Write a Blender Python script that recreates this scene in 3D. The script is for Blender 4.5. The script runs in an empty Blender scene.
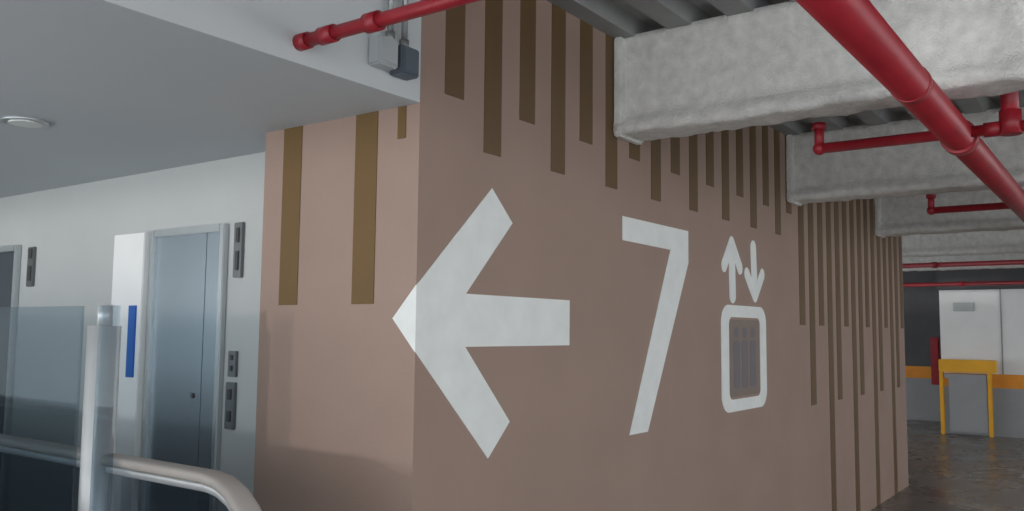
import bpy, bmesh, math, random
from mathutils import Vector, Matrix, noise
random.seed(4)
sc=bpy.context.scene
sc.view_settings.view_transform='Standard'
# ---------------------------------------------------------------- camera
F=865.0
CAM=Vector((-2.27,-2.065,1.6))
yaw=math.radians(36); pit=math.atan(74.5/F); rol=math.radians(0.6)
fwd=Vector((math.cos(yaw)*math.cos(pit),math.sin(yaw)*math.cos(pit),math.sin(pit)))
r0=Vector((math.sin(yaw),-math.cos(yaw),0)); u0=r0.cross(fwd)
rt=r0*math.cos(rol)+u0*math.sin(rol); up=u0*math.cos(rol)-r0*math.sin(rol)
cd=bpy.data.cameras.new('camera'); cd.sensor_width=36; cd.lens=F/1024*36; cd.clip_start=0.05
cam=bpy.data.objects.new('camera',cd); sc.collection.objects.link(cam)
m=Matrix((rt,up,-fwd)).transposed().to_4x4(); m.translation=CAM; cam.matrix_world=m
sc.camera=cam
# ---------------------------------------------------------------- materials
def lin(c): return tuple(((v/255)/12.92 if v/255<=0.04045 else ((v/255+0.055)/1.055)**2.4) for v in c)+(1,)
def mat(name,rgb,rough=0.6,metal=0.0,var=0.08,nscale=3.0,bump=0.0,bscale=60.0,stretch=(1,1,1),rvar=0.0,spec=0.5):
    M=bpy.data.materials.new(name); M.use_nodes=True; nt=M.node_tree; b=nt.nodes['Principled BSDF']
    b.inputs['Metallic'].default_value=metal; b.inputs['Roughness'].default_value=rough
    b.inputs['Specular IOR Level'].default_value=spec
    tc=nt.nodes.new('ShaderNodeTexCoord'); mp=nt.nodes.new('ShaderNodeMapping'); mp.inputs['Scale'].default_value=stretch
    nt.links.new(tc.outputs['Object'],mp.inputs['Vector'])
    n=nt.nodes.new('ShaderNodeTexNoise'); n.inputs['Scale'].default_value=nscale; n.inputs['Detail'].default_value=6
    nt.links.new(mp.outputs[0],n.inputs['Vector'])
    r=nt.nodes.new('ShaderNodeValToRGB'); c=lin(rgb)
    r.color_ramp.elements[0].position=0.3; r.color_ramp.elements[1].position=0.7
    r.color_ramp.elements[0].color=tuple(v*(1-var) for v in c[:3])+(1,)
    r.color_ramp.elements[1].color=tuple(min(1,v*(1+var)) for v in c[:3])+(1,)
    nt.links.new(n.outputs['Fac'],r.inputs[0]); nt.links.new(r.outputs[0],b.inputs['Base Color'])
    if rvar:
        mr=nt.nodes.new('ShaderNodeMapRange'); mr.inputs[1].default_value=.3; mr.inputs[2].default_value=.7
        mr.inputs[3].default_value=max(0,rough-rvar); mr.inputs[4].default_value=rough+rvar
        nt.links.new(n.outputs['Fac'],mr.inputs[0]); nt.links.new(mr.outputs[0],b.inputs['Roughness'])
    if bump:
        n2=nt.nodes.new('ShaderNodeTexNoise'); n2.inputs['Scale'].default_value=bscale; n2.inputs['Detail'].default_value=5
        nt.links.new(mp.outputs[0],n2.inputs['Vector'])
        bp=nt.nodes.new('ShaderNodeBump'); bp.inputs['Strength'].default_value=bump; bp.inputs['Distance'].default_value=0.02
        nt.links.new(n2.outputs['Fac'],bp.inputs['Height']); nt.links.new(bp.outputs[0],b.inputs['Normal'])
    return M
BROWN=mat('brown_painted_plaster',(151,129,117),.75,var=.05,nscale=2,bump=.12,bscale=90)
STR=mat('dark_brown_stripe_paint',(96,74,45),.6,var=.05)
STRL=mat('olive_brown_stripe_paint',(102,76,34),.6,var=.05)
WHT=mat('white_sign_paint',(224,228,226),.6,var=.05,nscale=9)
PLAS=mat('grey_white_plaster',(184,187,186),.8,var=.03,bump=.05)
SOFF=mat('soffit_plaster',(190,196,200),.7,var=.03,nscale=1)
FASC=mat('fascia_plaster',(196,201,203),.8,var=.03)
CONC=mat('sprayed_fireproofing',(216,216,212),.95,var=.13,nscale=18,bump=.6,bscale=110)
DECK=mat('galvanised_deck',(146,148,148),.6,metal=.3,var=.15,nscale=4)
RED=mat('red_pipe_paint',(148,30,42),.42,var=.15,nscale=8)
STEEL=mat('brushed_steel',(210,212,213),.38,metal=.4,var=.05)
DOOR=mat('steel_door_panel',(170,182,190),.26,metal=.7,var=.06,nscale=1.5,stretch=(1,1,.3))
DOOR_SHADE=mat('shaded_door_panel',(100,110,118),.26,metal=.7,var=.06,nscale=1.5,stretch=(1,1,.3))  # door steel darkened, painting in the shade of the recess
FRAME=mat('steel_door_frame',(190,196,198),.3,metal=.6,var=.04)
DARK=mat('dark_plastic',(60,61,63),.4,var=.05)
PANEL=mat('indicator_steel',(120,122,124),.35,metal=.7,var=.05)
GREYB=mat('grey_metal_box',(172,178,180),.45,metal=.2)
GREYD=mat('blue_grey_metal_box',(92,102,112),.45,metal=.3)
BLUE=mat('blue_sign_paint',(28,96,180),.5)
FLOOR=mat('polished_concrete_floor',(124,119,114),.27,var=.2,nscale=1.6,bump=.05,bscale=8,rvar=.1)
TILE_BOUNCE=mat('pale_bounce_floor',(184,181,174),.3,var=.05)  # unseen pale lobby floor, added to bounce light up to the soffit
FARW=mat('far_white_paint',(236,237,236),.7,var=.03)
FARG=mat('far_grey_paint',(154,156,158),.7,var=.05)
FAR_SHADE=mat('far_wall_shade',(88,88,90),.8,var=.1)  # dark colour paints in the gloom of the recess and above the far wall
ORG=mat('orange_paint',(232,150,40),.5)
YEL=mat('yellow_paint',(238,176,40),.45)
RAILM=mat('handrail_rubber',(176,170,165),.5,var=.04,spec=.3)
RUST=mat('galvanised_pipe',(150,152,152),.4,metal=.6)
def glass(name,tint,base,graze,rough=.03):
    M=bpy.data.materials.new(name); M.use_nodes=True; nt=M.node_tree
    for n in list(nt.nodes):
        if n.type!='OUTPUT_MATERIAL': nt.nodes.remove(n)
    o=[n for n in nt.nodes][0]
    t=nt.nodes.new('ShaderNodeBsdfTransparent'); t.inputs[0].default_value=lin(tint)
    g=nt.nodes.new('ShaderNodeBsdfGlossy'); g.inputs['Roughness'].default_value=rough; g.inputs[0].default_value=(.9,.95,1,1)
    lw=nt.nodes.new('ShaderNodeLayerWeight'); lw.inputs[0].default_value=.5
    pw=nt.nodes.new('ShaderNodeMath'); pw.operation='POWER'; pw.inputs[1].default_value=4
    nt.links.new(lw.outputs['Facing'],pw.inputs[0])
    mm=nt.nodes.new('ShaderNodeMath'); mm.operation='MULTIPLY_ADD'; mm.inputs[1].default_value=graze; mm.inputs[2].default_value=base
    nt.links.new(pw.outputs[0],mm.inputs[0])
    mx=nt.nodes.new('ShaderNodeMixShader'); nt.links.new(mm.outputs[0],mx.inputs[0]); nt.links.new(t.outputs[0],mx.inputs[1]); nt.links.new(g.outputs[0],mx.inputs[2])
    nt.links.new(mx.outputs[0],o.inputs[0]); return M
GLASS=glass('tinted_glass',(220,227,231),.05,.7)
DGLASS=glass('balustrade_glass',(214,219,223),.05,.6,.08)
# ---------------------------------------------------------------- mesh helpers
class B:
    def __init__(s): s.bm=bmesh.new(); s.mats=[]
    def mi(s,M):
        if M not in s.mats: s.mats.append(M)
        return s.mats.index(M)
    def box(s,x0,x1,y0,y1,z0,z1,M,bev=0):
        v=[s.bm.verts.new(p) for p in [(x0,y0,z0),(x1,y0,z0),(x1,y1,z0),(x0,y1,z0),(x0,y0,z1),(x1,y0,z1),(x1,y1,z1),(x0,y1,z1)]]
        k=s.mi(M); fs=[]
        for f in [(0,3,2,1),(4,5,6,7),(0,1,5,4),(1,2,6,5),(2,3,7,6),(3,0,4,7)]:
            ff=s.bm.faces.new([v[i] for i in f]); ff.material_index=k; fs.append(ff)
        if bev:
            es=list({e for f in fs for e in f.edges})
            r=bmesh.ops.bevel(s.bm,geom=es,offset=bev,segments=2,affect='EDGES')
            for f in r['faces']: f.material_index=k
        return s
    def prism(s,pts,ext,M):
        k=s.mi(M); e=Vector(ext)
        a=[s.bm.verts.new(p) for p in pts]; b=[s.bm.verts.new(Vector(p)+e) for p in pts]
        fs=[s.bm.faces.new(a),s.bm.faces.new(b[::-1])]
        n=len(a)
        for i in range(n): fs.append(s.bm.faces.new([a[i],b[i],b[(i+1)%n],a[(i+1)%n]]))
        for f in fs: f.material_index=k
        bmesh.ops.recalc_face_normals(s.bm,faces=fs)
        return s
    def cyl(s,p0,p1,r,M,seg=20,r2=None):
        p0=Vector(p0);p1=Vector(p1); d=(p1-p0); q=d.to_track_quat('Z','Y').to_matrix().to_4x4(); q.translation=(p0+p1)/2
        k=s.mi(M); res=bmesh.ops.create_cone(s.bm,cap_ends=True,segments=seg,radius1=r,radius2=r if r2 is None else r2,depth=d.length,matrix=q)
        for f in {f for v in res['verts'] for f in v.link_faces}:
            f.material_index=k
            if len(f.verts)==4: f.smooth=True
        return s
    def sph(s,p,r,M):
        k=s.mi(M); res=bmesh.ops.create_uvsphere(s.bm,u_segments=16,v_segments=10,radius=r,matrix=Matrix.Translation(p))
        for f in {f for v in res['verts'] for f in v.link_faces}: f.material_index=k; f.smooth=True
        return s
    def obj(s,name,parent=None):
        me=bpy.data.meshes.new(name); s.bm.to_mesh(me); s.bm.free()
        for M in s.mats: me.materials.append(M)
        o=bpy.data.objects.new(name,me); sc.collection.objects.link(o)
        if parent: o.parent=parent
        return o
def empty(name):
    o=bpy.data.objects.new(name,None); sc.collection.objects.link(o); return o
# ---------------------------------------------------------------- room shell
YS=-8.5; XW=-5.0; XE=7.76
b=B(); b.box(XW,17,YS,7.5,-.2,-.002,FLOOR); b.box(XW,.25,.02,7.5,-.002,0,TILE_BOUNCE); b.box(.25,17,YS,7.5,-.002,0,FLOOR); b.box(XW,.25,YS,.02,-.002,0,FLOOR); b.obj('floor')
b=B(); prof=[]; y=YS
while y<7.5:
    prof+= [(y,3.05),(y+.12,3.05),(y+.16,3.12),(y+.26,3.12)]; y+=.30
prof.append((y,3.05)); 
top=[(prof[-1][0],3.3),(prof[0][0],3.3)]
b.prism([(XW,p[0],p[1]) for p in prof+top],(17-XW,0,0),DECK)
b.obj('ceiling')
B().box(0,XE,0,.86,0,3.05,BROWN).obj('wall_front')
B().box(.25,.45,.86,7.5,0,2.41,PLAS).obj('wall_elevator_lobby')
b=B(); b.box(XW,0,0.001,7.5,2.41,2.45,SOFF); b.box(XW,-.001,0,.06,2.411,3.05,FASC); b.box(0,.25,.861,7.5,2.41,2.45,SOFF)
b.obj('ceiling_dropped_soffit')
B().box(XW,.25,7.5,7.7,0,2.41,PLAS).obj('wall_lobby_end')
b=B()
b.box(13.5,13.7,YS,.63,.98,2.33,FARW); b.box(13.5,13.7,YS,.63,.76,.98,ORG); b.box(13.5,13.7,YS,.63,0,.76,FARG)
b.box(13.48,13.7,YS,.65,2.33,3.05,FAR_SHADE)
b.box(13.485,13.5,-.27,-.25,.98,2.33,FARG)
b.obj('wall_far')
b=B()
b.box(15.5,15.7,.3,7.5,1.0,3.05,FAR_SHADE); b.box(15.5,15.7,.3,7.5,.78,1.0,ORG); b.box(15.5,15.7,.3,7.5,0,.78,FARG)
b.box(13.7,15.5,.4,.63,0,3.05,FAR_SHADE)
b.obj('wall_far_recess')
# ---------------------------------------------------------------- stripes
EZ=.003
b=B()
def stripe(x,z,w=.105,top=3.05):
    b.prism([(x-w/2,0,z),(x+w/2,0,z),(x+w/2,0,top),(x-w/2,0,top)],(0,-EZ,0),STR)
for k in range(17):
    stripe(.19+.24*k, 2.475 if k%2==0 else 2.295,.112)
cyc=[1.66,1.05,1.66]+[.002,1.05,1.66]*5
for j in range(15):
    k=17+j; x=.225+.24*k
    if x<7.68: stripe(x,cyc[j],.13)
def stripeL(y,z,w=.105,top=2.409):
    b.prism([(0,y-w/2,z),(0,y+w/2,z),(0,y+w/2,top),(0,y-w/2,top)],(-EZ,0,0),STRL)
stripeL(.685,1.69,.11); stripeL(.265,1.69,.115); stripeL(.085,2.29,.04)
b.obj('wall_stripes')
# ---------------------------------------------------------------- arrow sign
b=B()
P=[(0,1.755),(.43,2.16),(.57,2.035),(.275,1.735),(1.01,1.735),(1.01,1.535),(.275,1.535),(.565,1.235),(.425,1.105),(0,1.52)]
b.prism([(x,0,z) for x,z in P],(0,-EZ,0),WHT)
b.prism([(0,0,1.52),(0,0,1.755),(0,.11,1.637)],(-EZ,0,0),WHT)
b.prism([(0,0,1.52),(-EZ,0,1.52),(-EZ,-EZ,1.52),(0,-EZ,1.52)],(0,0,.235),WHT)
b.obj('left_arrow_sign')
b=B()
P=[(1.50,2.17),(2.27,2.17),(2.27,1.99),(1.765,1.09),(1.57,1.09),(2.04,2.045),(1.50,2.05)]
b.prism([(x,0,z) for x,z in P],(0,-EZ,0),WHT); b.obj('number_seven_sign')
# ---------------------------------------------------------------- elevator pictogram
e=empty('elevator_pictogram_sign')
def rr(x0,x1,z0,z1,r,n=6):
    out=[]
    for cx,cz,a0 in [(x1-r,z0+r,-90),(x1-r,z1-r,0),(x0+r,z1-r,90),(x0+r,z0+r,180)]:
        for i in range(n+1):
            a=math.radians(a0+90*i/n); out.append((cx+r*math.cos(a),cz+r*math.sin(a)))
    return out
b=B(); o=rr(2.735,3.51,1.11,1.77,.11); i_=rr(2.855,3.395,1.185,1.695,.05)
n=len(o)
for q in range(n):
    a,c=o[q],o[(q+1)%n]; d,f=i_[(q+1)%n],i_[q]
    b.prism([(a[0],0,a[1]),(c[0],0,c[1]),(d[0],0,d[1]),(f[0],0,f[1])],(0,-EZ,0),WHT)
b.obj('cabin_frame',e)
PERS=mat('pictogram_figure_paint',(108,104,108),.6)
CABN=mat('pictogram_cabin_paint',(126,112,103),.6)
b=B(); b.prism([(x,0,z) for x,z in rr(2.87,3.375,1.2,1.68,.02)],(0,-.0015,0),CABN); b.obj('cabin_field',e)
b=B()
for cx in (2.98,3.12,3.26):
    b.prism([(cx+.035*math.cos(a*math.pi/8),-.0015,1.60+.035*math.sin(a*math.pi/8)) for a in range(16)],(0,-.0015,0),PERS)
    b.prism([(x,-.0015,z) for x,z in rr(cx-.05,cx+.05,1.25,1.55,.03)],(0,-.0015,0),PERS)
b.obj('figures',e)
def stroke(b,p,q,w,ez=EZ):
    p=Vector((p[0],0,p[1]));q=Vector((q[0],0,q[1])); d=(q-p).normalized(); nn=Vector((-d.z,0,d.x))*w/2
    pts=[]
    for c,s0 in ((q,0),(p,math.pi)):
        for i in range(9):
            a=s0-math.pi/2+math.pi*i/8
            pts.append(c+d*math.cos(a)*w/2+nn*math.sin(a))
    b.prism([tuple(v) for v in pts],(0,-ez,0),WHT)
b=B()
stroke(b,(2.915,2.15),(2.925,1.83),.1,.003); stroke(b,(2.915,2.16),(2.79,2.01),.085,.0034); stroke(b,(2.915,2.16),(3.05,2.01),.085,.0038)
b.obj('up_arrow',e)
b=B()
stroke(b,(3.29,2.16),(3.31,1.85),.1,.003); stroke(b,(3.31,1.84),(3.17,1.98),.085,.0034); stroke(b,(3.31,1.84),(3.45,1.99),.085,.0038)
b.obj('down_arrow',e)
# ---------------------------------------------------------------- beams
def beam(xa,wid,name,y0=-.005,y1=YS,z0=2.56):
    b=B(); k=b.mi(CONC); zt=3.06
    prof=[(0,z0+.0),(-.03,z0+.01),(-.035,z0+.05),(.0,z0+.08)]+[(0.012,z0+.08+(zt-z0-.08)*i/12) for i in range(1,13)]
    left=prof; 
    right=[(wid-x,z) for x,z in prof][::-1]
    bot=[(wid*i/4,z0) for i in range(3,0,-1)]
    ring=left+right+bot
    N=int(abs(y1-y0)/.035); rows=[]
    for j in range(N+1):
        y=y0+(y1-y0)*j/N; row=[]
        for (x,z) in ring:
            p=Vector((xa+x,y,z)); nv=noise.noise_vector(p*7)*.010+noise.noise_vector(p*26)*.008
            if z>zt-.02: nv*=0
            row.append(b.bm.verts.new(p+Vector((nv.x,0,nv.z))))
        rows.append(row)
    n=len(ring)
    for j in range(N):
        for i in range(n):
            f=b.bm.faces.new([rows[j][i],rows[j][(i+1)%n],rows[j+1][(i+1)%n],rows[j+1][i]]); f.smooth=True; f.material_index=k
    b.bm.faces.new(rows[0]).material_index=k; b.bm.faces.new(rows[-1][::-1]).material_index=k
    b.box(xa-.03,xa+wid+.03,y0-.045,y0,z0-.01,3.05,CONC,.008)
    bmesh.ops.recalc_face_normals(b.bm,faces=b.bm.faces[:])
    b.obj(name)
for x in (1.43,4.0,6.6): beam(x,.18,'ceiling_beam')
beam(9.2,.2,'ceiling_beam',y0=3.0); beam(11.8,.2,'ceiling_beam',y0=3.0)
# ---------------------------------------------------------------- pipes
b=B()
zc=2.46; yc=-1.455
b.cyl((-4.9,yc,zc),(13.4,yc,zc),.064,RED,28)
for x in (.9,5.0,8.0): b.cyl((x-.02,yc,zc),(x+.02,yc,zc),.067,RED,28)
b.cyl((1.86,yc,zc),(1.93,yc,zc),.075,RED,28)
def branch(x,y0,y1,z,r=.024,rise=.12):
    b.cyl((x,y0,z),(x,y1,z),r,RED); b.sph((x,y0,z),r*1.25,RED); b.cyl((x,y0,z),(x,y0,z+rise),r*.9,RED)
    b.cyl((x,y0,z+rise-.03),(x,y0,z+rise),r*1.35,RED)
    for t in (.1,.35,.7):
        yy=y0+(y1-y0)*t; b.cyl((x,yy-.03,z),(x,yy+.03,z),r*1.3,RED)
branch(1.80,-.88,-8,2.46)
b.cyl((1.80,-1.66,2.46),(1.80,-1.66,2.78),.034,RED); b.cyl((1.8,-1.66,2.43),(1.8,-1.66,2.53),.042,RED)
b.cyl((1.8,-1.66,2.78),(1.8,-6,2.78),.034,RED); b.sph((1.8,-1.66,2.78),.042,RED)
branch(4.36,-.9,-8,2.47); branch(9.62,.9,-8,2.47,.03); branch(12.2,1.0,-8,2.36,.03)
b.obj('sprinkler_pipe_network')
b=B(); xq=-.556; zq=2.475
b.cyl((xq,.03,zq),(xq,-1.3,zq),.021,RED); b.sph((xq,-1.3,zq),.026,RED); b.cyl((xq,-1.3,zq),(xq,-1.3,3.06),.021,RED)
for yy,l,r in ((-.02,.05,.026),(-.13,.06,.027),(-.32,.05,.029)): b.cyl((xq,yy-l/2,zq),(xq,yy+l/2,zq),r,RED)
b.obj('lobby_sprinkler_pipe')
b=B(); b.box(-.265,-.17,-.055,-.001,2.48,2.58,GREYB,.006); b.cyl((-.19,-.03,2.57),(-.19,-.03,3.05),.011,RUST); b.cyl((-.19,-.03,2.57),(-.19,-.03,2.61),.017,RUST)
b.box(-.255,-.18,-.06,-.053,2.49,2.57,GREYB,.002)
b.obj('junction_box')
b=B(); b.box(-.165,-.075,-.065,-.001,2.47,2.57,GREYD,.006); b.cyl((-.12,-.03,2.56),(-.12,-.03,3.05),.011,RUST); b.cyl((-.12,-.03,2.56),(-.12,-.03,2.60),.017,RUST)
b.box(-.155,-.085,-.07,-.063,2.48,2.56,GREYD,.002)
b.obj('junction_box')
b=B(); cx,cy=-.67,1.5
b.cyl((cx,cy,2.40),(cx,cy,2.412),.085,FRAME,32); b.cyl((cx,cy,2.396),(cx,cy,2.402),.06,WHT,32); b.obj('recessed_downlight')
b=B(); b.box(9.9,10.05,-1.9,-.65,2.76,2.86,DARK,.01); b.box(9.92,10.03,-1.85,-.7,2.745,2.76,FRAME); b.cyl((9.97,-.9,2.86),(9.97,-.9,3.06),.01,DARK); b.cyl((9.97,-1.6,2.86),(9.97,-1.6,3.06),.01,DARK); b.obj('hanging_light_fixture')
# ---------------------------------------------------------------- elevator doors
def eldoor(y0,y1,name,D):
    e=empty(name); X=.25; H=2.09; t=.035
    b=B(); b.box(X-.03,X,y0,y0+t,0,H,FRAME,.004); b.box(X-.03,X,y1-t,y1,0,H,FRAME,.004); b.box(X-.03,X,y0+t,y1-t,H-t,H,FRAME,.004); b.obj('door_frame',e)
    b=B(); b.box(X-.008,X-.001,y0+t,(y0+y1)/2-.15,0,H-t,D); b.box(X-.010,X-.001,(y0+y1)/2-.147,y1-t,0,H-t,D); b.obj('door_panels',e)
    b=B(); b.cyl((X-.018,y0+.22,1.27),(X-.008,y0+.22,1.27),.012,DARK,16); b.obj('door_key_escutcheon',e)
eldoor(1.43,2.05,'elevator_door',DOOR); eldoor(3.5,4.5,'elevator_door',DOOR_SHADE)
B().box(.19,.25,2.052,2.34,0,2.08,FARW,.004).obj('white_jamb_panel')
B().box(.18,.19,2.09,2.15,1.34,1.705,BLUE).obj('blue_sign')
def plate(y0,y1,z0,z1,name,btn):
    b=B(); b.box(.235,.2505,y0,y1,z0,z1,PANEL,.003)
    for zz,h in btn: b.box(.230,.236,y0+.02,y1-.02,zz-h/2,zz+h/2,DARK,.002)
    b.obj(name)
plate(1.325,1.385,1.37,1.49,'call_button_panel',[(1.46,.025),(1.41,.025)])
plate(1.325,1.395,1.13,1.345,'call_button_panel',[(1.29,.05),(1.19,.05)])
plate(1.31,1.375,1.83,2.09,'floor_indicator',[(2.03,.07),(1.91,.09)])
plate(3.31,3.39,1.83,2.07,'floor_indicator',[(2.03,.06),(1.91,.09)])
# ---------------------------------------------------------------- escalator balustrades
e=empty('escalator_balustrade')
path=[(6.0,1.13)]+[(y,1.13) for y in (4,2,1,.6)]+[( .33-.27*math.sin(a*math.pi/12),.86+.27*math.cos(a*math.pi/12)) for a in range(0,13)]+[(.45,.59)]
def sweep(path,w,h,M,name,par,x):
    b=B(); k=b.mi(M); sec=[(w/2*math.copysign(abs(math.cos(t))**.6,math.cos(t)),h/2*math.copysign(abs(math.sin(t))**.6,math.sin(t))) for t in [2*math.pi*i/16 for i in range(16)]]
    rows=[]
    for i,(y,z) in enumerate(path):
        a=path[max(i-1,0)]; c=path[min(i+1,len(path)-1)]; t=Vector((c[0]-a[0],c[1]-a[1])).normalized(); nn=Vector((-t.y,t.x))
        rows.append([b.bm.verts.new((x+u,y+nn.x*v,z+nn.y*v)) for u,v in sec])
    for i in range(len(rows)-1):
        for j in range(16):
            f=b.bm.faces.new([rows[i][j],rows[i][(j+1)%16],rows[i+1][(j+1)%16],rows[i+1][j]]); f.smooth=True; f.material_index=k
    b.bm.faces.new(rows[0]); b.bm.faces.new(rows[-1][::-1]); bmesh.ops.recalc_face_normals(b.bm,faces=b.bm.faces[:])
    b.obj(name,par)
def off(path,d):
    out=[]
    for i,(y,z) in enumerate(path):
        a=path[max(i-1,0)]; c=path[min(i+1,len(path)-1)]; t=Vector((c[0]-a[0],c[1]-a[1])).normalized()
        out.append((y-t.y*d,z+t.x*d))
    return out
for X,GM in ((-.58,DGLASS),(-1.65,FARG)):  # second balustrade is unseen, added with a solid panel to shade the brown wall
    sweep(path,.085,.036,RAILM,'handrail',e,X)
    sweep(off(path,.032),.045,.03,STEEL,'handrail_track',e,X)
    b=B(); pg=off(path,.05)
    b.prism([(X-.006,y,z) for y,z in pg]+[(X-.006,.5,.35),(X-.006,6.0,.35)],(.012,0,0),GM); b.obj('balustrade_panel',e)
    b=B(); b.box(X-.12,X+.12,.15,6,0,.36,STEEL,.01); b.obj('skirt_base',e)
b=B(); b.cyl((-.60,.96,0),(-.60,.96,1.60),.056,STEEL,32); b.cyl((-.60,.96,1.60),(-.60,.96,1.675),.026,STEEL,24); b.cyl((-.6,.96,0),(-.6,.96,.02),.09,STEEL,32)
b.obj('steel_post')
b=B(); b.box(-.655,-.645,1.02,4.5,.0,1.67,GLASS); b.box(-.655,-.645,.78,.9,.0,1.67,GLASS); b.obj('glass_partition')
# ---------------------------------------------------------------- far furniture
b=B()
b.box(13.25,13.4,-.19,.63,1.0,1.2,YEL,.01); b.box(13.28,13.36,.57,.63,0,1.0,YEL,.01); b.box(13.28,13.36,-.12,-.06,0,1.0,YEL,.01)
b.box(13.3,13.35,-.05,.5,.05,.92,FARG,.005); b.box(13.29,13.36,-.05,.56,.90,.97,FARG,.005)
b.obj('yellow_barrier_frame')
b=B(); b.box(13.9,14.1,.72,.86,.75,1.55,RED,.01); b.box(13.88,13.92,.74,.84,.8,1.5,RED,.004); b.obj('fire_hose_cabinet')
B().box(13.46,13.501,.12,.42,1.98,2.12,GREYB,.004).obj('wall_notice_sign')
# ---------------------------------------------------------------- light
w=bpy.data.worlds.new('world'); sc.world=w; w.use_nodes=True
w.node_tree.nodes['Background'].inputs[0].default_value=(.94,.97,1,1); w.node_tree.nodes['Background'].inputs[1].default_value=2.6
s=bpy.data.lights.new('sun','SUN'); s.energy=.6; s.angle=math.radians(2.5); s.color=(1,.98,.96)
so=bpy.data.objects.new('sun',s); sc.collection.objects.link(so)
so.rotation_euler=Vector((1,-.2,-.02)).to_track_quat('-Z','Y').to_euler()
